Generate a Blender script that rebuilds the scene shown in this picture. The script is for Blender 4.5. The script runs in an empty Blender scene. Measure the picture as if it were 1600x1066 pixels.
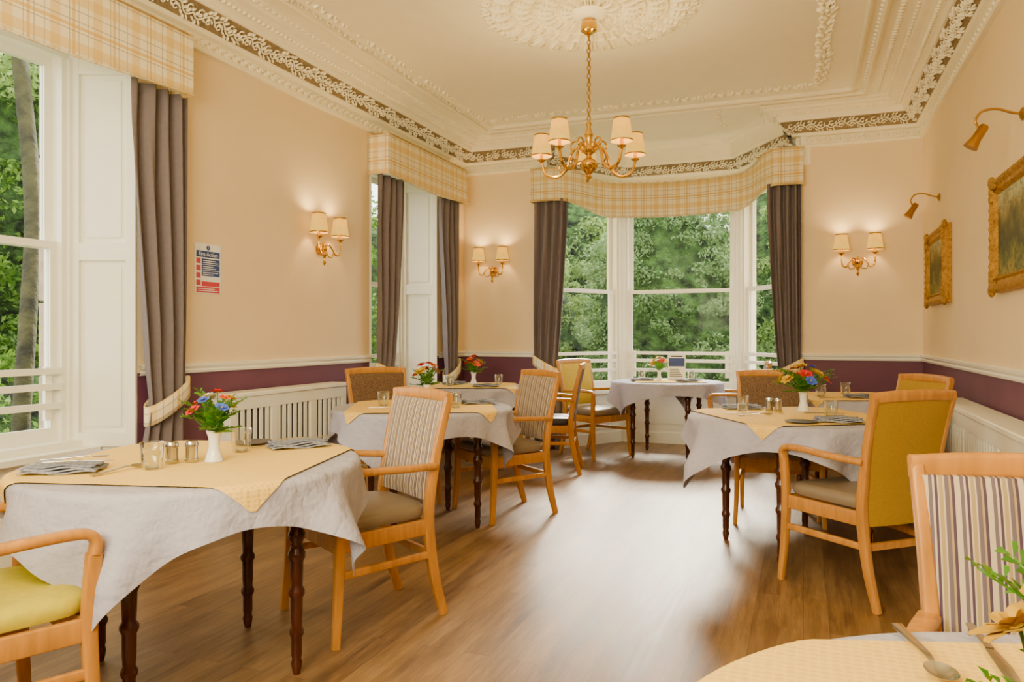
import bpy, math, random
import numpy as np
from mathutils import Vector, Matrix
random.seed(7)
COL=bpy.context.scene.collection
pi=math.pi
# ------------------------------------------------------------ materials
def newmat(name):
    m=bpy.data.materials.new(name); m.use_nodes=True
    nt=m.node_tree; nt.nodes.clear()
    out=nt.nodes.new('ShaderNodeOutputMaterial')
    b=nt.nodes.new('ShaderNodeBsdfPrincipled')
    nt.links.new(b.outputs[0],out.inputs[0])
    return m,nt,b,out
def N(nt,t,**k):
    n=nt.nodes.new(t)
    for a,v in k.items(): setattr(n,a,v)
    return n
def math_(nt,op,a,b=None,c=None):
    n=N(nt,'ShaderNodeMath',operation=op)
    for i,x in enumerate((a,b,c)):
        if x is None: continue
        if isinstance(x,(int,float)): n.inputs[i].default_value=x
        else: nt.links.new(x,n.inputs[i])
    return n.outputs[0]
def mixc(nt,f,a,b,mode='MIX'):
    n=N(nt,'ShaderNodeMix',data_type='RGBA',blend_type=mode)
    for i,x in ((0,f),(6,a),(7,b)):
        if isinstance(x,(int,float)): n.inputs[i].default_value=x
        elif isinstance(x,tuple): n.inputs[i].default_value=(*x[:3],1)
        else: nt.links.new(x,n.inputs[i])
    return n.outputs[2]
def S(r,g,b):
    f=lambda c:(c/255/12.92) if c/255<=.04045 else ((c/255+.055)/1.055)**2.4
    return (f(r),f(g),f(b))
def coord(nt,kind='Object',scale=(1,1,1)):
    t=N(nt,'ShaderNodeTexCoord'); mp=N(nt,'ShaderNodeMapping'); mp.inputs['Scale'].default_value=scale
    nt.links.new(t.outputs[kind],mp.inputs[0]); return mp.outputs[0]
def noise(nt,vec,scale,detail=3,rough=.5):
    n=N(nt,'ShaderNodeTexNoise'); n.inputs['Scale'].default_value=scale; n.inputs['Detail'].default_value=detail; n.inputs['Roughness'].default_value=rough
    nt.links.new(vec,n.inputs['Vector']); return n.outputs['Fac']
def ramp(nt,f,stops,interp='LINEAR'):
    r=N(nt,'ShaderNodeValToRGB'); r.color_ramp.interpolation=interp
    e=r.color_ramp.elements
    while len(e)<len(stops): e.new(.5)
    for i,(p,c) in enumerate(stops): e[i].position=p; e[i].color=(*c,1)
    nt.links.new(f,r.inputs[0]); return r.outputs[0]
def bump(nt,b,h,strength=.2,dist=.01):
    n=N(nt,'ShaderNodeBump'); n.inputs['Strength'].default_value=strength; n.inputs['Distance'].default_value=dist
    nt.links.new(h,n.inputs['Height']); nt.links.new(n.outputs[0],b.inputs['Normal'])
def simple(name,c,rough=.5,metal=0,var=.06,vs=8,bs=0,bscale=60,bd=.004,scale=(1,1,1),kind='Object'):
    m,nt,b,o=newmat(name)
    v=coord(nt,kind,scale); f=noise(nt,v,vs)
    c2=tuple(max(0,x*(1-var*2)) for x in c); c3=tuple(min(1,x*(1+var)) for x in c)
    nt.links.new(ramp(nt,f,[(.3,c2),(.7,c3)]),b.inputs['Base Color'])
    b.inputs['Roughness'].default_value=rough; b.inputs['Metallic'].default_value=metal
    if bs: bump(nt,b,noise(nt,v,bscale,4),bs,bd)
    return m
M={}
M['white']=simple('white_paint',S(247,245,232),.35,var=.01)
M['plaster']=simple('cream_plaster',S(251,241,208),.6,var=.015,bs=.1,bscale=40)
M['ceil']=simple('ceiling_paint',S(253,244,212),.7,var=.01,bs=.12,bscale=90)
M['taupe']=simple('taupe_frieze',S(142,122,90),.8,var=.12,vs=30)
M['beech']=simple('beech_wood',S(196,134,50),.34,var=.12,vs=6,scale=(6,6,1))
M['walnut']=simple('dark_turned_wood',S(76,34,16),.22,var=.25,vs=10,scale=(4,4,1))
M['brass']=simple('brass',S(222,176,56),.2,metal=1,var=.06)
M['darkbrass']=simple('aged_brass',S(180,134,50),.28,metal=1,var=.1)
M['steel']=simple('steel',S(190,188,182),.2,metal=1,var=.05)
def linen():
    m,nt,b,o=newmat('pale_grey_linen'); v=coord(nt); f=noise(nt,v,3)
    nt.links.new(ramp(nt,f,[(.3,S(168,166,186)),(.7,S(182,180,199))]),b.inputs['Base Color']); b.inputs['Roughness'].default_value=.9
    w=noise(nt,v,9,3,.6); w2=noise(nt,v,160,2)
    h=math_(nt,'ADD',math_(nt,'MULTIPLY',math_(nt,'ABSOLUTE',math_(nt,'SUBTRACT',w,.5)),1.0),math_(nt,'MULTIPLY',w2,.03))
    bump(nt,b,h,.6,.04); return m
M['grey_cloth']=linen()
def napk():
    m,nt,b,o=newmat('grey_patterned_napkin'); v=coord(nt); s=N(nt,'ShaderNodeSeparateXYZ'); nt.links.new(v,s.inputs[0])
    c=S(146,150,166)
    for ax in (0,1):
        f=math_(nt,'FRACT',math_(nt,'DIVIDE',s.outputs[ax],.022)); k=math_(nt,'MULTIPLY',math_(nt,'COMPARE',f,.5,.14),.4); c=mixc(nt,k,c,S(90,94,112))
    nt.links.new(c,b.inputs['Base Color']); b.inputs['Roughness'].default_value=.9; return m
M['napkin']=napk()
M['curtain']=simple('slate_grey_curtain',S(118,108,112),.95,var=.03,vs=40,bs=.15,bscale=200)
M['ceramic']=simple('white_ceramic',S(238,236,230),.15,var=.01)
M['slate']=simple('dark_coaster',S(70,72,84),.4,var=.1)
M['stone']=simple('granite_stone',S(180,156,136),.9,var=.15,vs=12,bs=.5,bscale=20,bd=.02)
M['stem']=simple('green_stem',S(70,110,40),.6,var=.15)
M['taupe_vinyl']=simple('taupe_vinyl',S(132,116,96),.4,var=.04,bs=.1,bscale=150)
M['navy_vinyl']=simple('dark_vinyl',S(40,42,54),.4,var=.05)
M['lime']=simple('yellow_fabric',S(206,192,4),.6,var=.06,vs=30,bs=.2,bscale=200)
M['mustard']=simple('mustard_fabric',S(176,136,2),.8,var=.07,vs=150,bs=.3,bscale=300,bd=.002)
M['brownfab']=simple('brown_woven_fabric',S(114,88,62),.85,var=.25,vs=120,bs=.4,bscale=250)
M['paleyellow']=simple('yellow_woven_fabric',S(210,178,40),.8,var=.08,vs=60)
M['grass']=simple('lawn',S(80,110,40),.95,var=.3,vs=3,bs=.6,bscale=30,bd=.05)
M['bark']=simple('bark',S(62,60,30),.9,var=.35,vs=5,bs=.8,bscale=15,bd=.03)
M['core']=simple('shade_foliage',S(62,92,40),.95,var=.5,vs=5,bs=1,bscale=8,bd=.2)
def wallmat():
    m,nt,b,o=newmat('wall_paint')
    g=N(nt,'ShaderNodeNewGeometry'); s=N(nt,'ShaderNodeSeparateXYZ'); nt.links.new(g.outputs['Position'],s.inputs[0])
    f=noise(nt,g.outputs['Position'],3)
    up=ramp(nt,f,[(.3,S(234,210,166)),(.7,S(238,215,173))])
    lo=ramp(nt,f,[(.3,S(98,54,78)),(.7,S(106,60,86))])
    msk=math_(nt,'GREATER_THAN',s.outputs[2],.99)
    nt.links.new(mixc(nt,msk,lo,up),b.inputs['Base Color']); b.inputs['Roughness'].default_value=.6
    bump(nt,b,noise(nt,g.outputs['Position'],120),.06,.003)
    return m
M['wall']=wallmat()
def floormat():
    m,nt,b,o=newmat('oak_plank_floor')
    v=coord(nt,'Object'); mp=N(nt,'ShaderNodeMapping'); mp.inputs['Rotation'].default_value=(0,0,pi/2); nt.links.new(v,mp.inputs[0])
    br=N(nt,'ShaderNodeTexBrick'); br.inputs['Scale'].default_value=1; br.inputs['Brick Width'].default_value=1.1; br.inputs['Row Height'].default_value=.10
    br.inputs['Mortar Size'].default_value=.0009; br.inputs['Color1'].default_value=(0,0,0,1); br.inputs['Color2'].default_value=(1,1,1,1); br.inputs['Mortar'].default_value=(.4,.4,.4,1)
    br.offset=.37
    nt.links.new(mp.outputs[0],br.inputs['Vector'])
    vm=N(nt,'ShaderNodeVectorMath',operation='ADD'); nt.links.new(coord(nt,'Object',(13,1.0,1)),vm.inputs[0])
    mb=N(nt,'ShaderNodeVectorMath',operation='SCALE'); nt.links.new(br.outputs['Color'],mb.inputs[0]); mb.inputs[3].default_value=7; nt.links.new(mb.outputs[0],vm.inputs[1])
    gr=noise(nt,vm.outputs[0],2.6,12,.78)
    v3=coord(nt,'Object',(4.5,.7,1)); g2=noise(nt,v3,2.0,6,.7)
    c=ramp(nt,gr,[(.32,S(54,36,20)),(.44,S(106,77,45)),(.56,S(146,111,70)),(.70,S(178,144,98))])
    c=mixc(nt,.36,c,ramp(nt,g2,[(.38,S(70,49,28)),(.5,S(130,97,59)),(.62,S(168,133,88))]))
    c=mixc(nt,.26,c,mixc(nt,br.outputs['Color'],S(78,54,30),S(172,136,86)))
    c=mixc(nt,math_(nt,'MULTIPLY',br.outputs['Fac'],.5),c,S(54,38,24))
    nt.links.new(c,b.inputs['Base Color'])
    nt.links.new(math_(nt,'MULTIPLY_ADD',gr,.25,.30),b.inputs['Roughness'])
    bump(nt,b,gr,.25,.003)
    return m
M['floor']=floormat()
def stripemask(nt,c,per,cen,hw):
    f=math_(nt,'FRACT',math_(nt,'DIVIDE',c,per)); return math_(nt,'COMPARE',f,cen,hw)
def plaid():
    m,nt,b,o=newmat('plaid_fabric')
    t=N(nt,'ShaderNodeTexCoord'); s=N(nt,'ShaderNodeSeparateXYZ'); nt.links.new(t.outputs['UV'],s.inputs[0])
    c=S(242,229,190); P=.23
    for ax in (0,1):
        for cen,hw,f,col in ((.30,.11,.5,S(220,176,60)),(.62,.012,.55,S(134,112,106)),(.72,.035,.65,S(214,162,30)),(.84,.012,.55,S(134,112,106)),(.06,.012,.5,S(134,112,106))):
            c=mixc(nt,math_(nt,'MULTIPLY',stripemask(nt,s.outputs[ax],P,cen,hw),f),c,col)
    nt.links.new(c,b.inputs['Base Color']); b.inputs['Roughness'].default_value=.9
    bump(nt,b,noise(nt,coord(nt,'UV'),300,3),.15,.001)
    return m
M['plaid']=plaid()
def stripes():
    m,nt,b,o=newmat('striped_fabric')
    t=N(nt,'ShaderNodeTexCoord'); s=N(nt,'ShaderNodeSeparateXYZ'); nt.links.new(t.outputs['Object'],s.inputs[0])
    f=math_(nt,'FRACT',math_(nt,'DIVIDE',math_(nt,'ADD',s.outputs[0],1),.056))
    A=S(204,188,160);B=S(110,96,106);Cc=S(172,150,104);D=S(80,62,84)
    c=ramp(nt,f,[(0,A),(.12,B),(.24,A),(.31,D),(.40,A),(.45,Cc),(.58,A),(.63,B),(.77,Cc),(.84,D),(.94,A)],'CONSTANT')
    nt.links.new(c,b.inputs['Base Color']); b.inputs['Roughness'].default_value=.85
    return m
M['stripe']=stripes()
def yellowcloth():
    m,nt,b,o=newmat('yellow_honeycomb_cloth')
    v=coord(nt,'Object'); vo=N(nt,'ShaderNodeTexVoronoi'); vo.inputs['Scale'].default_value=70; vo.inputs['Randomness'].default_value=.15; nt.links.new(v,vo.inputs['Vector'])
    nt.links.new(ramp(nt,vo.outputs['Distance'],[(.1,S(224,174,68)),(.6,S(244,206,104))]),b.inputs['Base Color'])
    b.inputs['Roughness'].default_value=.9; bump(nt,b,vo.outputs['Distance'],.5,.004)
    return m
M['yellow']=yellowcloth()
def glass(name,tint=(1,1,1),refl=.08):
    m,nt,b,o=newmat(name); nt.nodes.remove(b)
    tr=N(nt,'ShaderNodeBsdfTransparent'); tr.inputs[0].default_value=(*tint,1)
    gl=N(nt,'ShaderNodeBsdfGlossy'); gl.inputs['Roughness'].default_value=.02
    lw=N(nt,'ShaderNodeLayerWeight'); lw.inputs[0].default_value=.3
    mx=N(nt,'ShaderNodeMixShader')
    f=math_(nt,'MULTIPLY',lw.outputs['Fresnel'],refl*4)
    f=math_(nt,'MINIMUM',math_(nt,'ADD',f,refl*.3),.8)
    nt.links.new(f,mx.inputs[0]); nt.links.new(tr.outputs[0],mx.inputs[1]); nt.links.new(gl.outputs[0],mx.inputs[2]); nt.links.new(mx.outputs[0],o.inputs[0])
    return m
M['pane']=glass('window_pane',(1,1,1),.004)
M['tumbler']=glass('tumbler_glass',(.93,.95,.95),.22)
def leafmat(name,stops,tr=.3,sc=1.0):
    m,nt,b,o=newmat(name)
    g=N(nt,'ShaderNodeNewGeometry'); f=noise(nt,g.outputs['Position'],sc,3,.6)
    v=math_(nt,'ADD',math_(nt,'MULTIPLY',g.outputs['Random Per Island'],.4),math_(nt,'MULTIPLY',math_(nt,'SUBTRACT',f,.2),.9))
    c=ramp(nt,v,stops)
    nt.links.new(c,b.inputs['Base Color']); b.inputs['Roughness'].default_value=.5
    t=N(nt,'ShaderNodeBsdfTranslucent'); nt.links.new(c,t.inputs[0])
    mx=N(nt,'ShaderNodeMixShader'); mx.inputs[0].default_value=tr
    nt.links.new(b.outputs[0],mx.inputs[1]); nt.links.new(t.outputs[0],mx.inputs[2]); nt.links.new(mx.outputs[0],o.inputs[0])
    return m
M['leafA']=leafmat('rhododendron_leaves',[(0,S(64,92,44)),(.35,S(96,128,72)),(.7,S(138,164,110)),(1,S(182,196,146))],.4)
M['leafB']=leafmat('light_tree_leaves',[(0,S(96,126,56)),(.4,S(134,162,84)),(.75,S(168,190,116)),(1,S(206,218,158))],.5)
M['leafC']=leafmat('dark_tree_leaves',[(0,S(52,82,26)),(.4,S(86,126,38)),(.75,S(134,168,60)),(1,S(190,208,110))],.5)
M['leafD']=leafmat('bouquet_leaves',[(0,S(40,100,16)),(.5,S(74,140,30)),(1,S(136,180,44))],.3,20)
def shade():
    m,nt,b,o=newmat('lit_lampshade_fabric')
    v=coord(nt,'Object',(1,1,1)); f=noise(nt,v,30)
    b.inputs['Base Color'].default_value=(*S(150,108,30),1)
    s=N(nt,'ShaderNodeSeparateXYZ'); nt.links.new(v,s.inputs[0])
    ang=math_(nt,'ARCTAN2',s.outputs[1],s.outputs[0]); pl=math_(nt,'SINE',math_(nt,'MULTIPLY',ang,48))
    g=math_(nt,'ADD',math_(nt,'MULTIPLY',pl,.12),f)
    em=ramp(nt,g,[(.3,S(255,196,60)),(.7,S(255,212,88))]); nt.links.new(em,b.inputs['Emission Color'])
    h=math_(nt,'MULTIPLY_ADD',s.outputs[2],-3.0,1.15); nt.links.new(h,b.inputs['Emission Strength'])
    b.inputs['Roughness'].default_value=.9
    bump(nt,b,pl,.3,.002)
    t=N(nt,'ShaderNodeBsdfTranslucent'); t.inputs[0].default_value=(*S(255,184,40),1)
    mx=N(nt,'ShaderNodeMixShader'); mx.inputs[0].default_value=.015
    nt.links.new(b.outputs[0],mx.inputs[1]); nt.links.new(t.outputs[0],mx.inputs[2]); nt.links.new(mx.outputs[0],o.inputs[0])
    return m
M['shade']=shade()
def emis(name,c,s):
    m,nt,b,o=newmat(name); b.inputs['Base Color'].default_value=(*c,1); b.inputs['Emission Color'].default_value=(*c,1); b.inputs['Emission Strength'].default_value=s; return m
M['bulb']=emis('lit_bulb',S(255,220,130),12)
def gilt():
    m,nt,b,o=newmat('gilded_frame'); v=coord(nt,'Object'); f=noise(nt,v,35,6,.7)
    nt.links.new(ramp(nt,f,[(.3,S(126,84,20)),(.6,S(196,148,46)),(.8,S(230,192,96))]),b.inputs['Base Color'])
    b.inputs['Metallic'].default_value=.5; b.inputs['Roughness'].default_value=.4; bump(nt,b,f,.8,.015); return m
M['gilt']=gilt()
def canvas(name,seed):
    m,nt,b,o=newmat(name); t=N(nt,'ShaderNodeTexCoord'); s=N(nt,'ShaderNodeSeparateXYZ'); nt.links.new(t.outputs['Generated'],s.inputs[0])
    mp=N(nt,'ShaderNodeMapping'); mp.inputs['Location'].default_value=(seed,seed,0); mp.inputs['Scale'].default_value=(1,1.6,1); nt.links.new(t.outputs['Generated'],mp.inputs[0])
    f=noise(nt,mp.outputs[0],4,7,.65); f2=noise(nt,mp.outputs[0],16,6,.7)
    h=math_(nt,'ADD',s.outputs[2],math_(nt,'MULTIPLY',math_(nt,'SUBTRACT',f,.5),1.3))
    c=ramp(nt,h,[(0,S(138,128,44)),(.2,S(96,100,30)),(.38,S(44,54,18)),(.55,S(80,80,32)),(.72,S(140,126,66)),(.95,S(178,176,130))])
    k=math_(nt,'MULTIPLY',math_(nt,'GREATER_THAN',f2,.53),.6)
    c=mixc(nt,k,c,S(56,52,20))
    nt.links.new(c,b.inputs['Base Color']); b.inputs['Roughness'].default_value=.6; return m
for nm,c in (('red',S(216,20,8)),('orange',S(244,100,4)),('yel',S(214,176,0)),('gold',S(190,146,0)),('blue',S(70,100,210)),('pink',S(226,110,120)),('wht',S(240,236,220))):
    M['b_'+nm]=simple('petal_'+nm,c,.7,var=.1,vs=40)
M['signwhite']=simple('sign_white',S(236,236,232),.4,var=.01)
M['signblue']=simple('sign_blue',S(20,52,124),.4,var=.02)
M['signred']=simple('sign_red',S(200,30,26),.4,var=.02)
M['ink']=simple('dark_ink',S(30,30,40),.5,var=.01)
# ------------------------------------------------------------ mesh builder
def catmull(pts,k=6):
    P=[Vector(p) for p in pts]; P=[P[0]*2-P[1]]+P+[P[-1]*2-P[-2]]; out=[]
    for i in range(1,len(P)-2):
        a,b,c,d=P[i-1:i+3]
        for j in range(k):
            t=j/k; out.append(.5*((2*b)+(c-a)*t+(2*a-5*b+4*c-d)*t*t+(3*b-a-3*c+d)*t**3))
    out.append(P[-2]); return out
def rsec(w,h,r=.006):
    w/=2;h/=2; o=[]
    for sx,sy,a0 in ((1,1,0),(-1,1,90),(-1,-1,180),(1,-1,270)):
        for a in (0,45,90):
            t=math.radians(a0+a); o.append((sx*(w-r)+r*math.cos(t),sy*(h-r)+r*math.sin(t)))
    return o
class MB:
    def __init__(s): s.v=[];s.f=[];s.m=[];s.uv=[]
    def add(s,vs,fs,mi=0,Mx=None,uv=None):
        o=len(s.v)
        if Mx is not None: vs=[Mx@Vector(p) for p in vs]
        s.v+=[tuple(p) for p in vs]; s.f+=[tuple(i+o for i in f) for f in fs]; s.m+=[mi]*len(fs)
        s.uv+=list(uv) if uv else [(p[0]+p[1],p[2]) for p in vs]
        return s
    def box(s,x0,x1,y0,y1,z0,z1,mi=0,Mx=None):
        vs=[(x,y,z) for x in (x0,x1) for y in (y0,y1) for z in (z0,z1)]
        return s.add(vs,[(0,1,3,2),(4,6,7,5),(0,4,5,1),(2,3,7,6),(0,2,6,4),(1,5,7,3)],mi,Mx)
    def lathe(s,prof,n=20,mi=0,Mx=None,wob=None):
        vs=[];fs=[]
        for r,z in prof:
            for i in range(n):
                a=2*pi*i/n; vs.append((r*math.cos(a),r*math.sin(a),z))
        for j in range(len(prof)-1):
            for i in range(n):
                k=(i+1)%n; fs.append((j*n+i,j*n+k,(j+1)*n+k,(j+1)*n+i))
        if prof[0][0]>1e-4: fs.append(tuple(range(n-1,-1,-1)))
        if prof[-1][0]>1e-4: fs.append(tuple(range((len(prof)-1)*n,len(prof)*n)))
        return s.add(vs,fs,mi,Mx)
    def shell(s,prof,n=20,mi=0,Mx=None):
        vs=[];fs=[]
        for r,z in prof:
            for i in range(n):
                a=2*pi*i/n; vs.append((r*math.cos(a),r*math.sin(a),z))
        for j in range(len(prof)-1):
            for i in range(n):
                k=(i+1)%n; fs.append((j*n+i,j*n+k,(j+1)*n+k,(j+1)*n+i))
        return s.add(vs,fs,mi,Mx)
    def sweep(s,pts,sec,mi=0,ref=(1,0,0),Mx=None,scl=None,cap=True,closed=False):
        P=[Vector(p) for p in pts]; n=len(sec); vs=[];fs=[];ref=Vector(ref)
        for i,p in enumerate(P):
            if closed: t=P[(i+1)%len(P)]-P[i-1]
            else: t=P[min(i+1,len(P)-1)]-P[max(i-1,0)]
            t.normalize(); a=ref-t*ref.dot(t)
            if a.length<1e-4: a=t.orthogonal()
            a.normalize(); b=t.cross(a); k=scl[i] if scl else 1
            vs+=[p+a*(x*k)+b*(y*k) for x,y in sec]
        m=len(P)
        for j in range(m if closed else m-1):
            q=(j+1)%m
            for i in range(n):
                k=(i+1)%n; fs.append((j*n+i,j*n+k,q*n+k,q*n+i))
        if cap and not closed:
            fs.append(tuple(range(n-1,-1,-1))); fs.append(tuple(range((m-1)*n,m*n)))
        return s.add(vs,fs,mi,Mx)
    def tube(s,pts,r,n=8,mi=0,Mx=None,scl=None,ref=(.13,.27,.95),closed=False):
        return s.sweep(pts,[(r*math.cos(2*pi*i/n),r*math.sin(2*pi*i/n)) for i in range(n)],mi,ref,Mx,scl,True,closed)
    def ell(s,c,r,mi=0,Mx=None,n=8,m=5,rot=None):
        vs=[];fs=[]
        for j in range(m+1):
            p=pi*j/m
            for i in range(n):
                a=2*pi*i/n; q=Vector((r[0]*math.sin(p)*math.cos(a),r[1]*math.sin(p)*math.sin(a),r[2]*math.cos(p)))
                if rot is not None: q=rot@q
                vs.append(q+Vector(c))
        for j in range(m):
            for i in range(n):
                k=(i+1)%n; fs.append((j*n+i,(j+1)*n+i,(j+1)*n+k,j*n+k))
        return s.add(vs,fs,mi,Mx)
    def grid(s,fn,nu,nv,mi=0,Mx=None,closeu=False):
        vs=[];uv=[];fs=[]
        for j in range(nv+1):
            for i in range(nu+1):
                p,q=fn(i/nu,j/nv); vs.append(p); uv.append(q)
        for j in range(nv):
            for i in range(nu):
                a=j*(nu+1)+i; fs.append((a,a+1,a+nu+2,a+nu+1))
        return s.add(vs,fs,mi,Mx,uv)
    def mesh(s,name,mats,sharp=40):
        me=bpy.data.meshes.new(name); me.from_pydata(s.v,[],s.f)
        for k in mats: me.materials.append(M[k] if isinstance(k,str) else k)
        me.polygons.foreach_set('material_index',s.m)
        uvl=me.uv_layers.new(name='UVMap'); li=np.empty(len(me.loops),dtype=np.int32); me.loops.foreach_get('vertex_index',li)
        U=np.array(s.uv,dtype=np.float32)[li]; uvl.data.foreach_set('uv',U.ravel())
        me.polygons.foreach_set('use_smooth',[True]*len(me.polygons))
        me.update()
        if sharp<180: me.set_sharp_from_angle(angle=math.radians(sharp))
        return me
    def obj(s,name,mats,parent=None,sharp=40,loc=None,rotz=0,bevel=0,solid=0,fixn=False):
        me=s.mesh(name,mats,sharp)
        if fixn:
            import bmesh
            bm=bmesh.new(); bm.from_mesh(me); bmesh.ops.recalc_face_normals(bm,faces=bm.faces); bm.to_mesh(me); bm.free()
        return mkobj(name,me,parent,loc,rotz,bevel,solid)
def mkobj(name,me,parent=None,loc=None,rotz=0,bevel=0,solid=0):
    o=bpy.data.objects.new(name,me); COL.objects.link(o)
    if parent: o.parent=parent
    if loc is not None: o.location=loc
    o.rotation_euler=(0,0,rotz)
    if bevel:
        b=o.modifiers.new('b','BEVEL'); b.width=bevel; b.segments=2; b.limit_method='ANGLE'; b.angle_limit=math.radians(40)
    if solid:
        b=o.modifiers.new('s','SOLIDIFY'); b.thickness=solid
    return o
def tag(o,label,cat,group=None,kind=None):
    o['label']=label; o['category']=cat
    if group: o['group']=group
    if kind: o['kind']=kind
    return o
def thing(name,label,cat,loc=(0,0,0),rotz=0,group=None):
    e=bpy.data.objects.new(name,None); e.empty_display_size=.1; COL.objects.link(e); e.location=loc; e.rotation_euler=(0,0,rotz)
    return tag(e,label,cat,group)
def TR(x,y,z,rz=0,sc=1): return Matrix.Translation((x,y,z))@Matrix.Rotation(rz,4,'Z')@Matrix.Scale(sc,4)
XL,XR,YB,YF,H=-3.49,.99,7.57,-.8,3.3
BAY=[(-2.54,7.57),(-1.94,8.49),(-.63,8.49),(-.05,7.57)]
WT=2.8; WS=.60
W1=(1.9,3.2); W2=(5.63,6.92)
# ------------------------------------------------------------ shell
b=MB(); b.box(-4.0,1.3,-1.0,8.75,-.12,0); tag(b.obj('floor',['floor']),'brown oak plank vinyl floor of the dining room','floor',kind='structure')
b=MB(); b.box(-4.0,1.3,-1.0,8.75,H,H+.12); tag(b.obj('ceiling',['ceil']),'cream painted plaster ceiling','ceiling',kind='structure')
b=MB(); t=.36
for y0,y1 in ((YF,W1[0]),(W1[1],W2[0]),(W2[1],YB+.3)): b.box(XL-t,XL,y0,y1,0,H)
for y0,y1 in (W1,W2): b.box(XL-t,XL,y0,y1,WT,H)
tag(b.obj('wall_left',['wall']),'cream wall with purple dado and two sash windows','wall',kind='structure')
b=MB(); b.box(XR,XR+.2,YF,YB+.3,0,H); tag(b.obj('wall_right',['wall']),'cream wall with purple dado','wall',kind='structure')
b=MB(); b.box(XL-t,XR+.2,YF-.2,YF,0,H); tag(b.obj('wall_front',['wall']),'cream wall with purple dado','wall',kind='structure')
b=MB(); b.box(XL,BAY[0][0],YB,YB+.3,0,H); b.box(BAY[3][0],XR,YB,YB+.3,0,H); tag(b.obj('wall_back',['wall']),'cream wall with purple dado either side of a bay','wall',kind='structure')
b=MB()
for k,(p,q) in enumerate(zip(BAY[:-1],BAY[1:])):
    d=Vector((q[0]-p[0],q[1]-p[1],0)); L=d.length; a=math.atan2(d.y,d.x)
    Mx=TR(p[0],p[1],0,a)
    b.box(-.06,L+.06,0,.2,0,WS,0,Mx); b.box(-.06,L+.06,0,.2,WT,H,0,Mx)
    b.box(.10,L-.10,-.012,0,.16,WS-.08,0,Mx); b.box(.16,L-.16,-.02,-.012,.22,WS-.14,0,Mx)
    b.box(.02,L-.02,-.03,0,0,.12,0,Mx)
for p in BAY[1:3]: b.lathe([(.055,WS),(.055,WT)],16,0,TR(p[0],p[1]+.02,0))
tag(b.obj('wall_bay',['white']),'white panelled wall below the bay windows','wall',kind='structure')
def window(n,Mx,w,label):
    b=MB(); z0,z1,zm=WS,WT,1.70; fr=.075
    for x0,x1 in ((0,fr),(w-fr,w)): b.box(x0,x1,0,.14,z0+.02,z1-.06,0,Mx)
    for x0,x1 in ((.0,fr-.03),(w-fr+.03,w)): b.box(x0,x1,-.02,-.0005,z0+.021,z1-.061,0,Mx)
    b.box(0,w,0,.14,z1-.06,z1,0,Mx); b.box(-.02,w+.02,-.07,.16,z0-.04,z0+.02,0,Mx)
    def sash(y,za,zb,rb,rt):
        b.box(fr,fr+.045,y,y+.035,za,zb,0,Mx); b.box(w-fr-.045,w-fr,y,y+.035,za,zb,0,Mx)
        b.box(fr+.045,w-fr-.045,y,y+.035,za,za+rb,0,Mx); b.box(fr+.045,w-fr-.045,y,y+.035,zb-rt,zb,0,Mx)
        b.box(fr+.045,w-fr-.045,y+.014,y+.02,za+rb,zb-rt,1,Mx)
    sash(.03,z0+.02,zm+.02,.075,.04); sash(.075,zm-.02,z1-.06,.04,.05)
    for z in (.99,.905,.80): b.box(fr+.001,w-fr-.001,-.012,.010,z,z+.035,0,Mx)
    for x in (fr+.05,w-fr-.09): b.box(x,x+.04,.0101,.0295,.74,1.03,0,Mx)
    tag(b.obj('window_%d'%n,['white','pane']),label,'window',kind='structure')
def leftwin(n,Y0,Y1):
    Mx=Matrix(((0,-1,0,XL-.33),(1,0,0,Y0),(0,0,1,0),(0,0,0,1)))
    window(n,Mx,Y1-Y0,'tall white painted sash window in a panelled recess')
leftwin(1,W1[0]+.13,W1[1]-.13); leftwin(2,W2[0]+.13,W2[1]-.13)
for i,(p,q) in enumerate(zip(BAY[:-1],BAY[1:])):
    d=Vector((q[0]-p[0],q[1]-p[1],0)); window(3+i,TR(p[0],p[1],0,math.atan2(d.y,d.x)),d.length,'tall white sash window of the bay')
tn=1
for (a,c) in (W1,W2):
    b=MB()
    for (y0,y1,s) in ((c,c-.14,1),(a,a+.14,-1)):
        d=Vector((-.34,y1-y0,0)); L=d.length; ang=math.atan2(d.y,d.x)
        Mx=TR(XL,y0,0,ang)
        def bx(x0,x1,t0,t1,z0,z1):
            if s>0: b.box(x0,x1,t0,t1,z0,z1,0,Mx)
            else: b.box(x0,x1,-t1,-t0,z0,z1,0,Mx)
        bx(0,L,-.02,0,0,WT-.02)
        m=.055; zz=[.0,.12,.58,.66,1.62,1.72,2.66,WT-.021]
        bx(0,m,0.0,.024,0,WT-.021); bx(L-m,L,0,.024,0,WT-.021)
        for q in (0,2,4,6): bx(m,L-m,0,.024,zz[q],zz[q+1])
        for q in (1,3,5): 
            bx(m+.03,L-m-.03,0,.012,zz[q]+.03,zz[q+1]-.03)
    b.box(XL-.33,XL-.25,a+.1,c-.1,0,WS-.055); b.box(XL-.25,XL-.235,a+.22,c-.22,.14,WS-.12)
    b.box(XL-.34,XL-.16,a+.1,c-.1,WS-.05,WS-.015)
    b.box(XL-.34,XL,a,c,WT-.02,WT)
    tag(b.obj('trim_%d'%tn,['white'],bevel=.003,fixn=True),'white panelled shutters lining a window recess','trim',kind='structure'); tn+=1
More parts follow.
